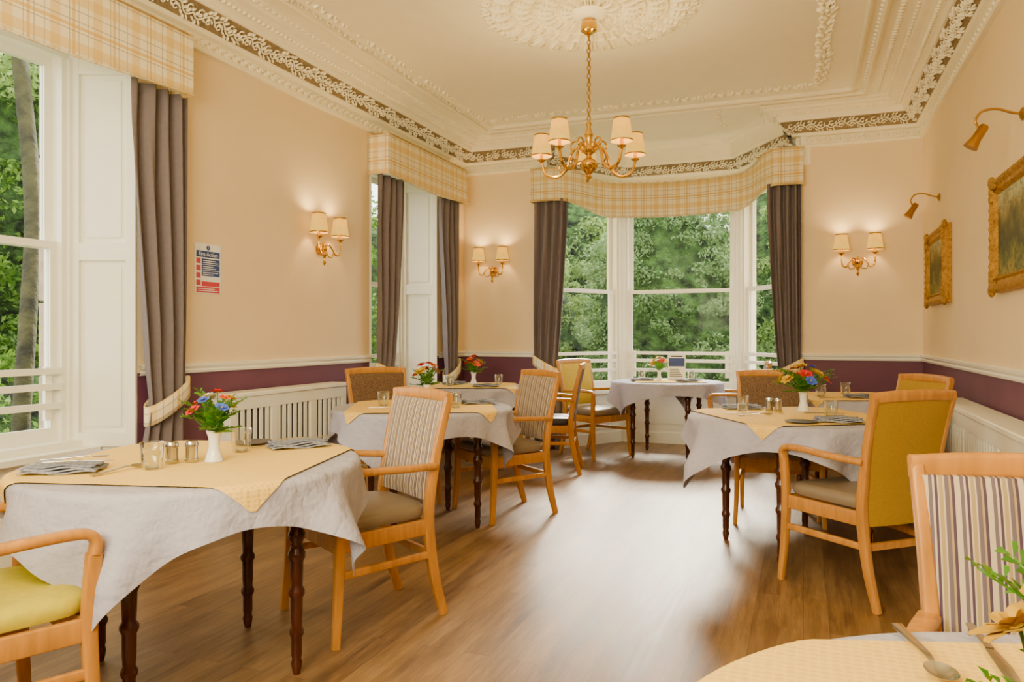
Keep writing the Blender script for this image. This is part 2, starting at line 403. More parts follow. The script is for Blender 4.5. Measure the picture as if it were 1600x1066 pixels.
def offp(path,off):
    out=[]
    n=len(path)
    for i,p in enumerate(path):
        p=Vector(p); ns=[]
        if i>0: d=(p-Vector(path[i-1])).normalized(); ns.append(Vector((d.y,-d.x)))
        if i<n-1: d=(Vector(path[i+1])-p).normalized(); ns.append(Vector((d.y,-d.x)))
        if len(ns)==1: out.append(p+ns[0]*off)
        else:
            m=(ns[0]+ns[1]).normalized(); out.append(p+m*(off/max(.3,m.dot(ns[0]))))
    return out
def molding(b,path,prof,mis):
    rows=[[ (q.x,q.y,z) for q in offp(path,o)] for o,z in prof]; n=len(path)
    for j in range(len(prof)-1):
        vs=rows[j]+rows[j+1]; b.add(vs,[(i,i+1,n+i+1,n+i) for i in range(n-1)],mis[j] if isinstance(mis,list) else mis)
def along(path,off,step):
    P=offp(path,off)
    for i in range(len(P)-1):
        d=P[i+1]-P[i]; L=d.length; k=max(1,int(L/step)); d.normalize()
        for j in range(k):
            c=P[i]+d*((j+.5)*L/k); yield c,math.atan2(d.y,d.x),L/k
prof=[(0,2.955),(.03,2.955),(.035,2.975),(.015,2.985),(.015,3.05),(.05,3.06),(.06,3.075),(.06,3.085),(.15,3.175),(.165,3.175),(.18,3.20),(.18,3.215),(.25,3.25),(.29,3.255),(.30,3.275),(.33,3.28),(.33,3.3)]
mis=[0]*7+[1]+[0]*8
rl=random.Random(5)
def cornice(path,dz,small):
    global tn
    b=MB()
    if small: pr=[(o*.85,z+dz) for o,z in prof[:11]]+[(.17,3.25),(.19,3.26),(.19,3.3)]; ms=[0]*7+[1]+[0]*5
    else: pr=prof; ms=mis
    molding(b,path,pr,ms); ko=.85 if small else 1
    for i,(c,a,L) in enumerate(along(path,.105*ko,.17)):
        Mx=TR(c.x,c.y,3.13+dz,a)@Matrix(((1,0,0,0),(0,-.707,-.707,0),(0,.707,-.707,0),(0,0,0,1)))
        sg=(-1)**i
        sp=[(-.085+.17*q/12, sg*.028*math.sin(pi*q/6),.010) for q in range(13)]; b.tube(sp,.006,5,0,Mx)
        for cx,sy in ((-.042,-sg),(.042,sg)):
            sp=[(cx+.024*math.cos(u+1)*(1-u/8),sy*.016+.024*math.sin(u+1)*(1-u/8),.012) for u in [k*.75 for k in range(8)]]; b.tube(sp,.0055,4,0,Mx)
        for k in range(12):
            x=-.08+.16*(k+.5)/12; y=sg*.028*math.sin(2*pi*(x+.085)/.17)+(.026 if k%2 else -.026)
            b.ell((x,max(-.052,min(.052,y)),.009),(.018,.0065,.014),0,Mx,6,4,Matrix.Rotation((.9 if k%2 else -.9)+rl.uniform(-.4,.4),3,'Z'))
    for c,a,L in along(path,.016*ko,.075):
        b.tube([(c.x+.026*math.cos(u)*math.cos(a),c.y+.026*math.cos(u)*math.sin(a),3.018+dz+.024*math.sin(u)) for u in [k*pi/4 for k in range(8)]],.006,4,0,closed=True)
        b.ell((c.x,c.y,3.018+dz),(.010,.010,.012),0,None,5,4)
    if not small:
        for c,a,L in along(path,.215,.045): b.ell((c.x,c.y,3.226),(.015,.015,.012),0,None,6,4)
        for c,a,L in along(path,.315,.06): b.ell((c.x,c.y,3.277),(.022,.013,.010),0,None,6,4,Matrix.Rotation(a,3,'Z'))
    else:
        for c,a,L in along(path,.18,.05): b.ell((c.x,c.y,3.262),(.014,.014,.014),0,None,6,4)
    tag(b.obj('trim_%d'%tn,['plaster','taupe'],sharp=30),'ornate plaster cornice with acanthus frieze','cornice',kind='structure'); tn+=1
cornice([(XL,YF),(XL,YB),BAY[0],(BAY[0][0],YB+.5)],0,False)
cornice([(BAY[3][0],YB+.5),BAY[3],(XR,YB),(XR,YF)],0,False)
cornice(BAY,-.09,True)
b=MB()
for off in (.46,.56):
    X0,X1,Y0,Y1=XL+off,XR-off-.02,YF+off,YB-off
    pth=[(X0,Y0),(X0,Y1),(X1,Y1),(X1,Y0)]
    molding(b,pth,[(0,H),(0,H-.025),(.02,H-.035),(.035,H-.025),(.035,H)],0)
for c,a,L in along([(XR-.4,YB-.4),(XR-.4,YF)],0,.05): b.ell((c.x,c.y,H-.004),(.02,.012,.012),0,None,6,4)
for c,a,L in along([(XR-.515,YB-.6),(XR-.515,YF)],0,.07): b.ell((c.x,c.y,H-.004),(.026,.014,.014),0,None,6,4,Matrix.Rotation(.6,3,'Z'))
tag(b.obj('trim_%d'%tn,['plaster'],sharp=30),'raised plaster ceiling moulding','moulding',kind='structure'); tn+=1
b=MB()
gp=[(-2.93,2.6),(-2.93,6.78),(.14,6.78),(.14,2.6),(-2.93,2.6)]
rg=random.Random(3)
for i,(c,a,L) in enumerate(along(gp,0,.075)):
    sw=.010*math.sin(i*2*pi/11)
    Mx=TR(c.x,c.y,H-.004,a)@Matrix.Translation((0,sw,0))
    b.ell((0,.010*(-1)**i,0),(.036,.010,.024),0,Mx,6,4,Matrix.Rotation(.5*(-1)**i,3,'Z'))
    b.ell((.015,.032,0),(.022,.008,.02),0,Mx,6,4,Matrix.Rotation(.9+rg.uniform(-.3,.3),3,'Z'))
    b.ell((.015,-.032,0),(.022,.008,.02),0,Mx,6,4,Matrix.Rotation(-.9+rg.uniform(-.3,.3),3,'Z'))
    b.ell((-.012,.048*(-1)**i,0),(.010,.010,.014),0,Mx,6,4)
    if i%11==5:
        for k in range(8): b.ell((.04*math.cos(k*pi/4),.04*math.sin(k*pi/4),-.006),(.028,.012,.02),0,Mx,6,4,Matrix.Rotation(k*pi/4,3,'Z'))
        b.ell((0,0,-.012),(.02,.02,.02),0,Mx,8,5)
for sx in (-1.75,-.75):
    for k in range(9):
        y=7.15+k*.09; b.ell((sx+.02*math.sin(k*2),y,H-.004),(.02,.045-.002*k,.016),0,None,6,4,Matrix.Rotation(.5*(-1)**k,3,'Z'))
for c,a,L in along([(-1.75,7.15),(-.75,7.15)],0,.09): b.ell((c.x,c.y-.03*math.sin((c.x+1.75)*pi),H-.004),(.04,.016,.014),0,None,6,4)
tag(b.obj('trim_%d'%tn,['plaster'],sharp=60),'raised plaster leaf garland on the ceiling','moulding',kind='structure'); tn+=1
RC=(-1.285,4.70)
b=MB(); Mx=TR(RC[0],RC[1],H)@Matrix.Scale(-1,4,(0,0,1))
b.lathe([(.10,0),(.12,.03),(.10,.05),(.05,.07),(0,.07)],32,0,Mx)
for r in (.2,.36,.5): b.shell([(r-.010,0),(r-.006,.014),(r,.02),(r+.006,.014),(r+.010,0)],48,0,Mx)
for (r0,ln,wd,n,h) in ((.15,.05,.018,14,.04),(.28,.065,.018,24,.04),(.43,.06,.018,32,.04),(.58,.075,.020,28,.045),(.66,.03,.012,64,.022)):
    for k in range(n):
        a=2*pi*k/n+(.1 if n==24 else 0)
        R=Matrix.Rotation(a,4,'Z')
        b.ell((r0,0,.004),(ln,wd*.32,h),0,Mx@R,8,5)
        for sg in (-1,1): 
            for q in (-.5,-.05,.45):
                b.ell((r0+ln*q,sg*wd*.95,.004),(ln*.28,wd*.20,h*.7),0,Mx@R,6,4,Matrix.Rotation(sg*.7,3,'Z'))
        if n in (24,28): 
            rr=r0+(.09 if n==28 else .055); sz=.035 if n==28 else .022
            sp=[(rr+sz*math.cos(u)*(1-u/8),sz*math.sin(u)*(1-u/8)*(1 if k%2 else -1),.012) for u in [q*.8 for q in range(7)]]; b.tube(sp,.006,5,0,Mx@R)
tag(b.obj('trim_%d'%tn,['plaster'],sharp=50,fixn=True),'large ornate plaster ceiling rose with acanthus leaves','ceiling rose',kind='structure'); tn+=1
def wallrail(name,prof,segs,label,cat):
    b=MB()
    for s in segs: molding(b,s,prof,0)
    tag(b.obj(name,['white'],sharp=30),label,cat,kind='structure')
segs=[[(XL,YF),(XL,W1[0])],[(XL,W1[1]),(XL,W2[0])],[(XL,W2[1]),(XL,YB),BAY[0]],[BAY[3],(XR,YB),(XR,YF)]]
wallrail('trim_%d'%tn,[(0,.975),(.015,.975),(.022,.99),(.018,1.0),(.03,1.015),(.032,1.03),(0,1.035)],segs,'white dado rail','rail'); tn+=1
wallrail('baseboard_left',[(0,0),(.02,0),(.02,.14),(.012,.16),(0,.17)],segs[:2],'white skirting board','skirting board')
wallrail('baseboard_back',[(0,0),(.02,0),(.02,.14),(.012,.16),(0,.17)],[segs[2]],'white skirting board','skirting board')
wallrail('baseboard_right',[(0,0),(.02,0),(.02,.14),(.012,.16),(0,.17)],[segs[3]],'white skirting board','skirting board')
# ------------------------------------------------------------ pelmets
def pelmet(pts,z0f,z1f,label):
    b=MB(); P=[Vector((p[0],p[1],0)) for p in pts]; cum=[0]
    for i in range(len(P)-1): cum.append(cum[-1]+(P[i+1]-P[i]).length)
    L=cum[-1]; n=max(40,int(L/.03))
    def at(u):
        s=u*L
        for i in range(len(P)-1):
            if s<=cum[i+1]+1e-6: return P[i]+(P[i+1]-P[i])*((s-cum[i])/max(1e-9,cum[i+1]-cum[i]))
        return P[-1]
    us=sorted(set([i/n for i in range(n+1)]+[c/L for c in cum]))
    vs=[];uv=[];fs=[];rows=8
    for j in range(rows+1):
        for u in us:
            p=at(u); z=z0f(u)+(z1f(u)-z0f(u))*j/rows; vs.append((p.x,p.y,z)); uv.append((u*L,z))
    m=len(us)
    for j in range(rows):
        for i in range(m-1): a=j*m+i; fs.append((a,a+1,a+m+1,a+m))
    b.add(vs,fs,0,None,uv)
    b.tube([(at(u).x,at(u).y,z0f(u)) for u in us],.006,6,0)
    b.tube([(at(u).x,at(u).y,z1f(u)) for u in us],.006,6,0)
    return tag(b.obj('pelmet',['plaid'],sharp=30,solid=.012),label,'pelmet')
for (a,c) in ((1.52,3.40),(5.60,7.20)):
    pelmet([(XL+.01,a),(XL+.21,a),(XL+.21,c),(XL+.01,c)],lambda u:2.57+.02*math.cos(2*pi*u),lambda u:2.925,'cream and mustard plaid fabric pelmet above a sash window')
curve=catmull([(-2.36,YB-.15,0),(-2.22,YB+.02,0),(-2.02,YB+.42,0),(-1.72,8.14,0),(-1.27,8.22,0),(-.82,8.14,0),(-.54,YB+.42,0),(-.36,YB+.02,0),(-.26,YB-.15,0)],6)
dip=lambda u:min(1,max(0,(.5-abs(u-.5))-.14)*6)
pelmet([(-2.66,YB-.02),(-2.66,YB-.15)]+[(p.x,p.y) for p in curve]+[(.0,YB-.15),(.0,YB-.02)],lambda u:2.60-.11*dip(u),lambda u:2.945-.08*dip(u),'cream and mustard plaid fabric pelmet curving across the bay')
# ------------------------------------------------------------ curtains
def curtain(p0,U,Nn,W,anchor,ztop,ztie,label,folds=4):
    th=thing('curtain',label,'curtain',(p0[0],p0[1],0),group='grey curtains beside the windows')
    Mx=Matrix(((U[0],Nn[0],0,0),(U[1],Nn[1],0,0),(0,0,1,0),(0,0,0,1)))
    def wf(z):
        if z>ztie: t=(z-ztie)/(ztop-ztie); return .66+.34*min(1,t*1.15)**.8
        return .66+.16*min(1,(ztie-z)/.3)
    def fn(u,v):
        z=.015+(ztop-.015)*v; w=W*wf(z); x=(u*w) if anchor==0 else W-(1-u)*w
        A=.036*(.6+.4*min(1,abs(z-ztie)/.4))
        uu=u+.04*math.sin(5*u+z*.8)
        y=.07+A*math.sin(2*pi*folds*uu+.4*math.sin(z*1.7))+.008*math.sin(2*pi*folds*1.7*u+z*1.3)
        return (x,y,z),(x,z)
    b=MB(); b.grid(fn,folds*18,40,0,Mx); b.obj('curtain_panel',['curtain'],th,sharp=180,solid=.004)
    w=W*.66; cx=w/2 if anchor==0 else W-w/2; sg=1 if anchor==0 else -1
    b=MB()
    ring=[]
    for k in range(28):
        a=2*pi*k/28; x=cx+(w/2+.015)*math.cos(a); ring.append((x,.07+.062*math.sin(a),ztie+.0-sg*(x-cx)*.55))
    vs=[];uv=[];fs=[]
    for j,dz in enumerate((-.055,-.02,.02,.055)):
        for k in range(28): vs.append(Vector(ring[k])+Vector((0,0,dz))); uv.append((k*.025,dz))
    for j in range(3):
        for k in range(28): q=(k+1)%28; fs.append((j*28+k,j*28+q,(j+1)*28+q,(j+1)*28+k))
    b.add(vs,fs,0,Mx,uv); b.obj('tieback',['plaid'],th,sharp=180,solid=.008)
CL='grey floor-length curtain with plaid tieback '
curtain((XL+.02,3.06),(0,1),(1,0),.40,1,2.60,.83,CL+'beside the tall side window',4)
curtain((XL+.02,5.62),(0,1),(1,0),.42,0,2.60,.83,CL+'beside the second side window')
curtain((XL+.02,6.80),(0,1),(1,0),.42,1,2.60,.83,CL+'in the room corner')
curtain((-2.63,YB-.02),(1,0),(0,-1),.36,0,2.62,.88,CL+'where the bay begins')
curtain((-.32,YB-.02),(1,0),(0,-1),.30,1,2.62,.88,CL+'where the bay ends')
# ------------------------------------------------------------ chair
def bez_post(sx):
    return catmull([(sx*.20,.285,0),(sx*.203,.235,.18),(sx*.205,.205,.40),(sx*.208,.215,.55),(sx*.217,.25,.75),(sx*.226,.295,.935)],5)
def posty(z):
    T=[(.40,.205),(.55,.215),(.75,.25),(.965,.30)]
    for (a,ya),(c,yc) in zip(T[:-1],T[1:]):
        if z<=c: return ya+(yc-ya)*(z-a)/(c-a)
    return .30
def postx(z): return .205+.022*max(0,(z-.4))/.565
def postsm(z):
    return (posty(z-.04)+posty(z)+posty(z+.03))/3
CH={}
def chair_meshes(back,seat):
    k=(back,seat)
    if k in CH: return CH[k]
    R=[]
    if 'leg' not in CH:
        L=[]
        for sx in (-1,1):
            b=MB(); p=bez_post(sx); n=len(p); b.sweep(p,rsec(.03,.042),0,(1,0,0),scl=[.85+.25*math.sin(pi*min(1,i/(n*.8))) for i in range(n)]); L.append(('leg',b.mesh('chair_back_leg',['beech'],50)))
            b=MB(); p=catmull([(sx*.268,-.245,0),(sx*.258,-.23,.2),(sx*.256,-.222,.42),(sx*.262,-.232,.60)],5)
            b.sweep(p,rsec(.032,.04),0,(1,0,0),scl=[.8+.2*min(1,i/8) for i in range(len(p))]); L.append(('leg',b.mesh('chair_front_leg',['beech'],50)))
            b=MB(); p=catmull([(sx*.262,-.232,.598),(sx*.263,-.236,.632),(sx*.264,-.215,.655),(sx*.266,-.16,.662),(sx*.272,-.05,.662),(sx*.262,.08,.655),(sx*.216,.225,.645)],5)
            b.sweep(p,rsec(.044,.028,.010),0,(1,0,0)); L.append(('armrest',b.mesh('armrest',['beech'],50)))
        b=MB()
        for sx in (-1,1):
            b.sweep([(sx*.25,-.22,.39),(sx*.205,.20,.39)],rsec(.022,.065,.004),0,(1,0,0))
            b.sweep([(sx*.256,-.225,.27),(sx*.204,.225,.27)],rsec(.018,.03,.004),0,(1,0,0))
        b.box(-.25,.25,-.235,-.21,.355,.42); b.box(-.2,.2,.195,.215,.355,.42); b.box(-.20,.20,.215,.233,.255,.285)
        L.append(('seat_frame',b.mesh('seat_frame',['beech'],50)))
        b=MB(); b.sweep(catmull([(-.238,.291,.930),(-.12,.307,.938),(0,.311,.940),(.12,.307,.938),(.238,.291,.930)],4),rsec(.05,.03,.010),0,(0,0,1))
        L.append(('top_rail',b.mesh('top_rail',['beech'],50)))
        CH['leg']=L
    b=MB(); nu=24
    rows=[(.86,.425),(.97,.43),(1.0,.445),(1.0,.465),(.96,.48),(.85,.487),(.5,.492),(0.0,.494)]
    def outline(t,k):
        a=2*pi*t; c,s=math.cos(a),math.sin(a); e=.35
        x=abs(c)**e*(1 if c>0 else -1); y=abs(s)**e*(1 if s>0 else -1)
        w=.247-(y+1)/2*.045
        return (x*w*k,(y*.235-.015)*k)
    vs=[];fs=[]
    for kk,z in rows:
        for i in range(48): x,y=outline(i/48,kk); vs.append((x,y,z))
    for j in range(len(rows)-1):
        for i in range(48): q=(i+1)%48; fs.append((j*48+i,j*48+q,(j+1)*48+q,(j+1)*48+i))
    fs.append(tuple(range(47,-1,-1)))
    b.add(vs,fs); R.append(('seat',b.mesh('seat',[seat],50)))
    b=MB(); full=back in('mustard',)
    zs=[(.50 if not full else .36)+i*((.918-(.50 if not full else .36))/12) for i in range(13)]; vs=[];fs=[];n=9
    for z in zs:
        e=1 if (z not in (zs[0],zs[-1])) else .5
        hw=postx(z)-.006; y=postsm(max(z,.44)); 
        for k in range(n):
            u=-1+2*k/(n-1); vs.append((u*hw,y-.016-.014*(1-u**4)*e+.012*(1-u*u),z))
        for k in range(n):
            u=1-2*k/(n-1); vs.append((u*hw,y+.014+.006*(1-u**4)*e+.012*(1-u*u),z))
    m=2*n
    for j in range(12):
        for i in range(m): q=(i+1)%m; fs.append((j*m+i,j*m+q,(j+1)*m+q,(j+1)*m+i))
    fs.append(tuple(range(m-1,-1,-1))); fs.append(tuple(range(12*m,13*m)))
    b.add(vs,fs); R.append(('backrest',b.mesh('backrest',[back],60)))
    CH[k]=R+CH['leg']; return CH[k]
def chair(x,y,f,back,seat,label,sc=1):
    th=thing('dining_chair',label,'chair',(x,y,0),math.atan2(f[0],-f[1]),'wooden dining chairs around the tables')
    for nm,me in chair_meshes(back,seat): mkobj(nm,me,th)
    return th
BC='beech armchair with '
chair(-1.77,2.80,(-.52,-.85),'stripe','taupe_vinyl',BC+'striped back facing a round table')
chair(-2.15,1.39,(.30,.95),'lime','lime',BC+'bright yellow upholstered seat')
chair(-1.90,4.78,(-.62,-.79),'stripe','taupe_vinyl',BC+'striped back and taupe seat')
chair(-2.12,6.42,(-.97,-.22),'brownfab','navy_vinyl',BC+'dark vinyl seat and brown back')
chair(-1.96,7.38,(.88,-.48),'paleyellow','taupe_vinyl',BC+'yellow back next to the bay table')
chair(-2.78,4.78,(.80,-.6),'brownfab','taupe_vinyl',BC+'brown woven back near the radiator cover')
chair(.26,3.95,(-.66,.75),'mustard','taupe_vinyl',BC+'mustard fabric back and taupe seat')
chair(-.17,5.28,(.12,-1),'brownfab','taupe_vinyl',BC+'brown woven back between two tables')
chair(.44,5.12,(-.88,-.47),'mustard','taupe_vinyl',BC+'mustard back close to the radiator cover')
chair(-.60,7.42,(-.95,-.1),'brownfab','taupe_vinyl',BC+'brown back beside the bay table')
chair(.46,1.47,(0.06,-1),'stripe','taupe_vinyl',BC+'tall striped back and taupe seat')
# ------------------------------------------------------------ tables
CAM=21.1
def boundf(corners,Rt,Hc,Hm):
    cs=sorted([math.radians(c+CAM)%(2*pi) for c in corners])
    def f(t):
        t%=2*pi; n=len(cs)
        for i in range(n):
            a=cs[i]; c=cs[(i+1)%n]
            if c<=a: c+=2*pi
            tt=t if t>=a else t+2*pi
            if a<=tt<=c:
                x=2*(tt-a)/(c-a)-1; g=(1/math.cos(x*pi/4)-1)/(math.sqrt(2)-1)
                return Rt+Hm+(Hc-Hm)*g
        return Rt+Hm
    return f
def drape(name,cx,cy,Rt,bf,zt,off,seed,mat,label,cat,group,nr=44):
    b=MB(); n=180; vs=[];fs=[];uv=[]
    fr=[7,11,5]; ph=[seed*1.7,seed*.9+1,seed*2.3]
    for j in range(nr+1):
        for i in range(n):
            t=2*pi*i/n; rm=bf(t); rho=rm*(j/nr)
            if rm>Rt:
                rho=Rt*.985*(j/12) if j<=12 else Rt*.985+(rm-Rt*.985)*((j-12)/(nr-12))
            if rho<=Rt: r=rho; z=zt+off
            else:
                s=rho-Rt; br=.022; a=min(s/br,pi/2)
                r=Rt+(br+off)*math.sin(a); z=zt+off-(br)*(1-math.cos(a)); ex=max(0,s-br*pi/2); 
                k=min(1,ex/.22)
                r+=ex*.05+k*(.034*math.sin(fr[0]*t+ph[0])+.032*math.sin(fr[1]*t+ph[1])+.02*math.sin(fr[2]*t+ph[2])+.020*math.sin(17*t+ph[0]+3*ex))+k*.024
                z-=ex
            vs.append((r*math.cos(t),r*math.sin(t),z)); uv.append((rho*math.cos(t),rho*math.sin(t)))
    for j in range(nr):
        for i in range(n):
            q=(i+1)%n; fs.append((j*n+i,j*n+q,(j+1)*n+q,(j+1)*n+i))
    b.add(vs,fs,0,None,uv)
    return tag(b.obj(name,[mat],sharp=180,loc=(cx,cy,0)),label,cat,group)
legp=[(.012,0),(.017,.02),(.02,.04),(.016,.055),(.019,.07),(.019,.13),(.026,.145),(.026,.155),(.019,.17),(.021,.20),(.022,.27),(.029,.285),(.029,.297),(.021,.31),(.023,.36),(.024,.40),(.031,.415),(.031,.43),(.023,.445),(.022,.47),(.03,.485),(.03,.5),(.022,.515),(.026,.56),(.031,.585),(.031,.60),(.024,.61),(.03,.625),(.03,.70)]
bl=MB(); bl.lathe(legp,16); LEG=bl.mesh('table_leg',['walnut'],45)
ZT=.745
def table(cx,cy,Rt,corners,legang,Hc,Hm,seed,ycorn=-45,ya=.44,label='a round table'):
    th=thing('dining_table','dark wood dining table with turned legs under a draped cloth','table',(cx,cy,0),group='dining tables')
    b=MB(); b.lathe([(0,.70),(Rt-.03,.70),(Rt-.01,.71),(Rt-.004,.722),(Rt-.01,.737),(Rt-.02,.74),(0,.74)],64); b.obj('tabletop',['walnut'],th)
    b=MB(); pts=[(.37*math.cos(math.radians(legang+CAM+90*k)),.37*math.sin(math.radians(legang+CAM+90*k))) for k in range(4)]
    for k in range(4):
        p,q=pts[k],pts[(k+1)%4]; b.sweep([(*p,.665),(*q,.665)],rsec(.02,.07,.003),0,(p[1]-q[1],q[0]-p[0],0))
    b.obj('apron',['walnut'],th)
    for p in pts: mkobj('leg',LEG,th,(p[0]*1.03,p[1]*1.03,0))
    drape('tablecloth',cx,cy,Rt,boundf(corners,Rt,Hc,Hm),ZT,.002,seed,'grey_cloth','pale grey tablecloth over '+label,'tablecloth','grey tablecloths')
    def sq(t): 
        a=t-math.radians(ycorn+45+CAM); return ya/max(abs(math.cos(a)),abs(math.sin(a)))
    drape('table_topper',cx,cy,Rt,sq,ZT,.008,seed,'yellow','yellow honeycomb topper on '+label,'tablecloth','yellow topper cloths')
table(-2.05,2.14,.56,[266,352,81,171],-8,.42,.14,1,-52,.47,'a round table by the side window')
table(-2.28,4.32,.55,[-17,73,163,253],-20,.40,.14,2,-40,.45,'a round table near the radiator cover')
table(-.05,4.55,.56,[194,287,14,104],150,.40,.14,3,-35,.46,'a round table with a wide bouquet')
table(.30,6.15,.50,[200,290,20,110],10,.36,.12,4,-45,.40,'a round table in the room corner')
table(-1.28,7.62,.53,[203,337,60,120],20,.36,.12,5,-45,.34,'the table in the bay')
table(-2.80,6.25,.50,[200,290,20,110],10,.34,.12,6,-45,.40,'a round table by a curtained window')
table(.385,.814,.53,[150,60,240,330],10,.30,.08,7,-48,.48,'a round table beside a striped chair')
TZ=ZT+.0085
# ------------------------------------------------------------ tableware
b=MB(); b.shell([(0,.004),(.026,.004),(.03,.008),(.034,.05),(.037,.088),(.0385,.089),(.0385,.087),(.036,.05),(.032,0),(0,0)],24); GL=b.mesh('tumbler',['tumbler'],60)
def glassware(x,y): tag(mkobj('drinking_glass',GL,None,(x,y,TZ+.001)),'clear straight glass tumbler on a yellow topper','glass','tumblers on the tables')
b=MB(); b.lathe([(.021,0),(.023,.003),(.023,.012),(.021,.014),(.021,.055),(.023,.057),(.023,.066),(.02,.074),(.0,.076)],20); SHK=b.mesh('shaker',['steel'],40)
def shaker(x,y):
    tag(mkobj('salt_shaker',SHK,None,(x,y,TZ+.001)),'brushed steel salt or pepper shaker','shaker','steel shakers')
b=MB()
for i,(w,h,z,dx) in enumerate(((.115,.07,.002,0),(.11,.066,.008,.004),(.105,.062,.014,-.003),(.1,.05,.02,.006))):
    def fn(u,v,w=w,h=h,z=z,dx=dx): 
        x=(u*2-1)*w+dx; y=(v*2-1)*h; return (x,y,z+.004*math.sin(u*9+i)+.003*math.sin(v*7)),(x,y)
    b.grid(fn,16,10)
    def fs_(u,v,w=w,h=h,z=z,dx=dx,i=i): 
        a=pi*v-pi/2; x=(u*2-1)*w+dx; return (x,-h-.003*math.cos(a),z+.004*math.sin(u*9+i)+.003*math.sin(0)+.003*math.sin(a)),(x,0)
    b.grid(fs_,16,4)
NAP=b.mesh('napkin',['napkin'],180)
def napkin(x,y,rot,sc=1): 
    o=tag(mkobj('napkin',NAP,None,(x,y,TZ+.005),rot,solid=.003),'folded grey linen napkin lying on the topper','napkin','folded napkins'); o.scale=(sc,sc,1)
b=MB(); b.sweep(catmull([(-.10,0,.004),(-.03,0,.008),(.03,0,.012),(.052,0,.008)],4),rsec(.012,.004,.001),0,(0,1,0),scl=[1.3-.06*i if i<10 else .6 for i in range(13)])
def bowl(u,v):
    a=2*pi*u; r=v; return (.078+.030*r*math.cos(a),.020*r*math.sin(a),.003+.009*r*r),(u,v)
b.grid(bowl,20,6)
SPN=b.mesh('spoon',['steel'],60)
b=MB(); b.sweep([(-.1,0,.003),(-.02,0,.005),(.0,0,.005)],rsec(.011,.004,.001),0,(0,1,0)); b.sweep([(0,0,.005),(.06,.001,.004),(.10,0,.003),(.112,.004,.003)],rsec(.018,.0016,.0006),0,(0,1,0),scl=[.7,1,.9,.2])
KNF=b.mesh('knife',['steel'],40)
b=MB(); b.sweep(catmull([(-.1,0,.003),(-.02,0,.006),(.04,0,.010),(.055,0,.008)],4),rsec(.010,.003,.001),0,(0,1,0)); b.box(.053,.068,-.011,.011,.006,.009)
for k in range(4): b.box(.068,.10,-.0105+k*.006,-.0105+k*.006+.003,.006,.009)
FRK=b.mesh('fork',['steel'],40)
def cut(kind,x,y,rot,dz=.0):
    me={'spoon':SPN,'knife':KNF,'fork':FRK}[kind]
    tag(mkobj(kind,me,None,(x,y,TZ+.001+dz),rot),'polished steel table '+kind,kind,'cutlery')
b=MB(); b.lathe([(0,0),(.055,0),(.08,.006),(.082,.009),(.078,.009),(.05,.004),(0,.004)],32); PLT=b.mesh('side_plate',['slate'],60)
def plate(x,y): tag(mkobj('side_plate',PLT,None,(x,y,TZ+.001)),'small dark slate-coloured side plate','plate','side plates')
cr=math.radians(CAM)
glassware(-2.04,1.93); glassware(-2.02,2.34); shaker(-2.065,2.04); shaker(-2.02,2.085)
napkin(-2.27,1.79,cr+.2); cut('knife',-2.20,1.78,cr+.25,.035); cut('fork',-2.26,1.82,cr+.3,.035); cut('spoon',-2.10,1.85,cr+1.2)
napkin(-1.90,2.53,cr+.5); cut('fork',-1.98,2.47,cr+.4); cut('knife',-1.86,2.52,cr+.5,.035); plate(-2.13,2.53)
glassware(-2.02,4.26); napkin(-2.0,4.58,cr+.3); shaker(-2.1,4.45); shaker(-2.15,4.48); cut('fork',-2.08,4.62,cr+.3); glassware(-2.5,4.2); cut('knife',-2.4,4.05,cr)
glassware(-.34,4.70); glassware(.14,4.52); shaker(-.14,4.74); shaker(-.19,4.76); napkin(.17,4.27,cr-.2); plate(-.01,4.16); cut('knife',.1,4.3,cr-.1,.035); cut('fork',-.33,4.5,cr+.2); cut('spoon',-.25,4.42,cr+.2); napkin(-.35,4.83,cr)
glassware(.30,6.3); glassware(.12,6.0); napkin(.4,6.0,cr); cut('fork',.2,5.85,cr)
glassware(-1.55,7.72); glassware(-1.05,7.72); napkin(-1.5,7.5,cr); napkin(-1.05,7.5,cr+.4)
glassware(-2.62,6.45); napkin(-2.6,6.1,cr); glassware(-2.95,6.1); napkin(-3.0,6.3,cr+1)
cut('spoon',.152,1.19,-1.38); cut('knife',.245,1.235,-1.5); napkin(.48,1.12,cr)
# ------------------------------------------------------------ flowers
def petalbloom(col,center='b_yel',r=.03,rings=((7,1.0,.25),(6,.7,.7),(4,.42,1.1)),seed=0):
    rnd=random.Random(seed); b=MB()
    for n,k,tilt in rings:
        for i in range(n):
            a=2*pi*i/n+k*3+rnd.uniform(-.1,.1); ln=r*k*rnd.uniform(.9,1.1); w=ln*.42
            R=Matrix.Rotation(a,4,'Z')@Matrix.Rotation(-tilt+rnd.uniform(-.1,.1),4,'Y')
            def fn(u,v,ln=ln,w=w): 
                x=.002+u*ln; y=(v*2-1)*w*math.sin(pi*min(1,.12+u*.80))**.7; return (x,y,.25*ln*(u**2)*-.5+.15*w*(abs(v*2-1))),(u,v)
            b.grid(fn,5,4,0,R)
    b.ell((0,0,.003),(r*.2,r*.2,r*.16),1,None,10,6)
    return b.mesh('bloom',[col,center],180)
BL={c:petalbloom('b_'+c,'b_orange' if c=='yel' else 'b_yel',seed=i) for i,c in enumerate(('red','orange','yel','blue','pink','wht','gold'))}
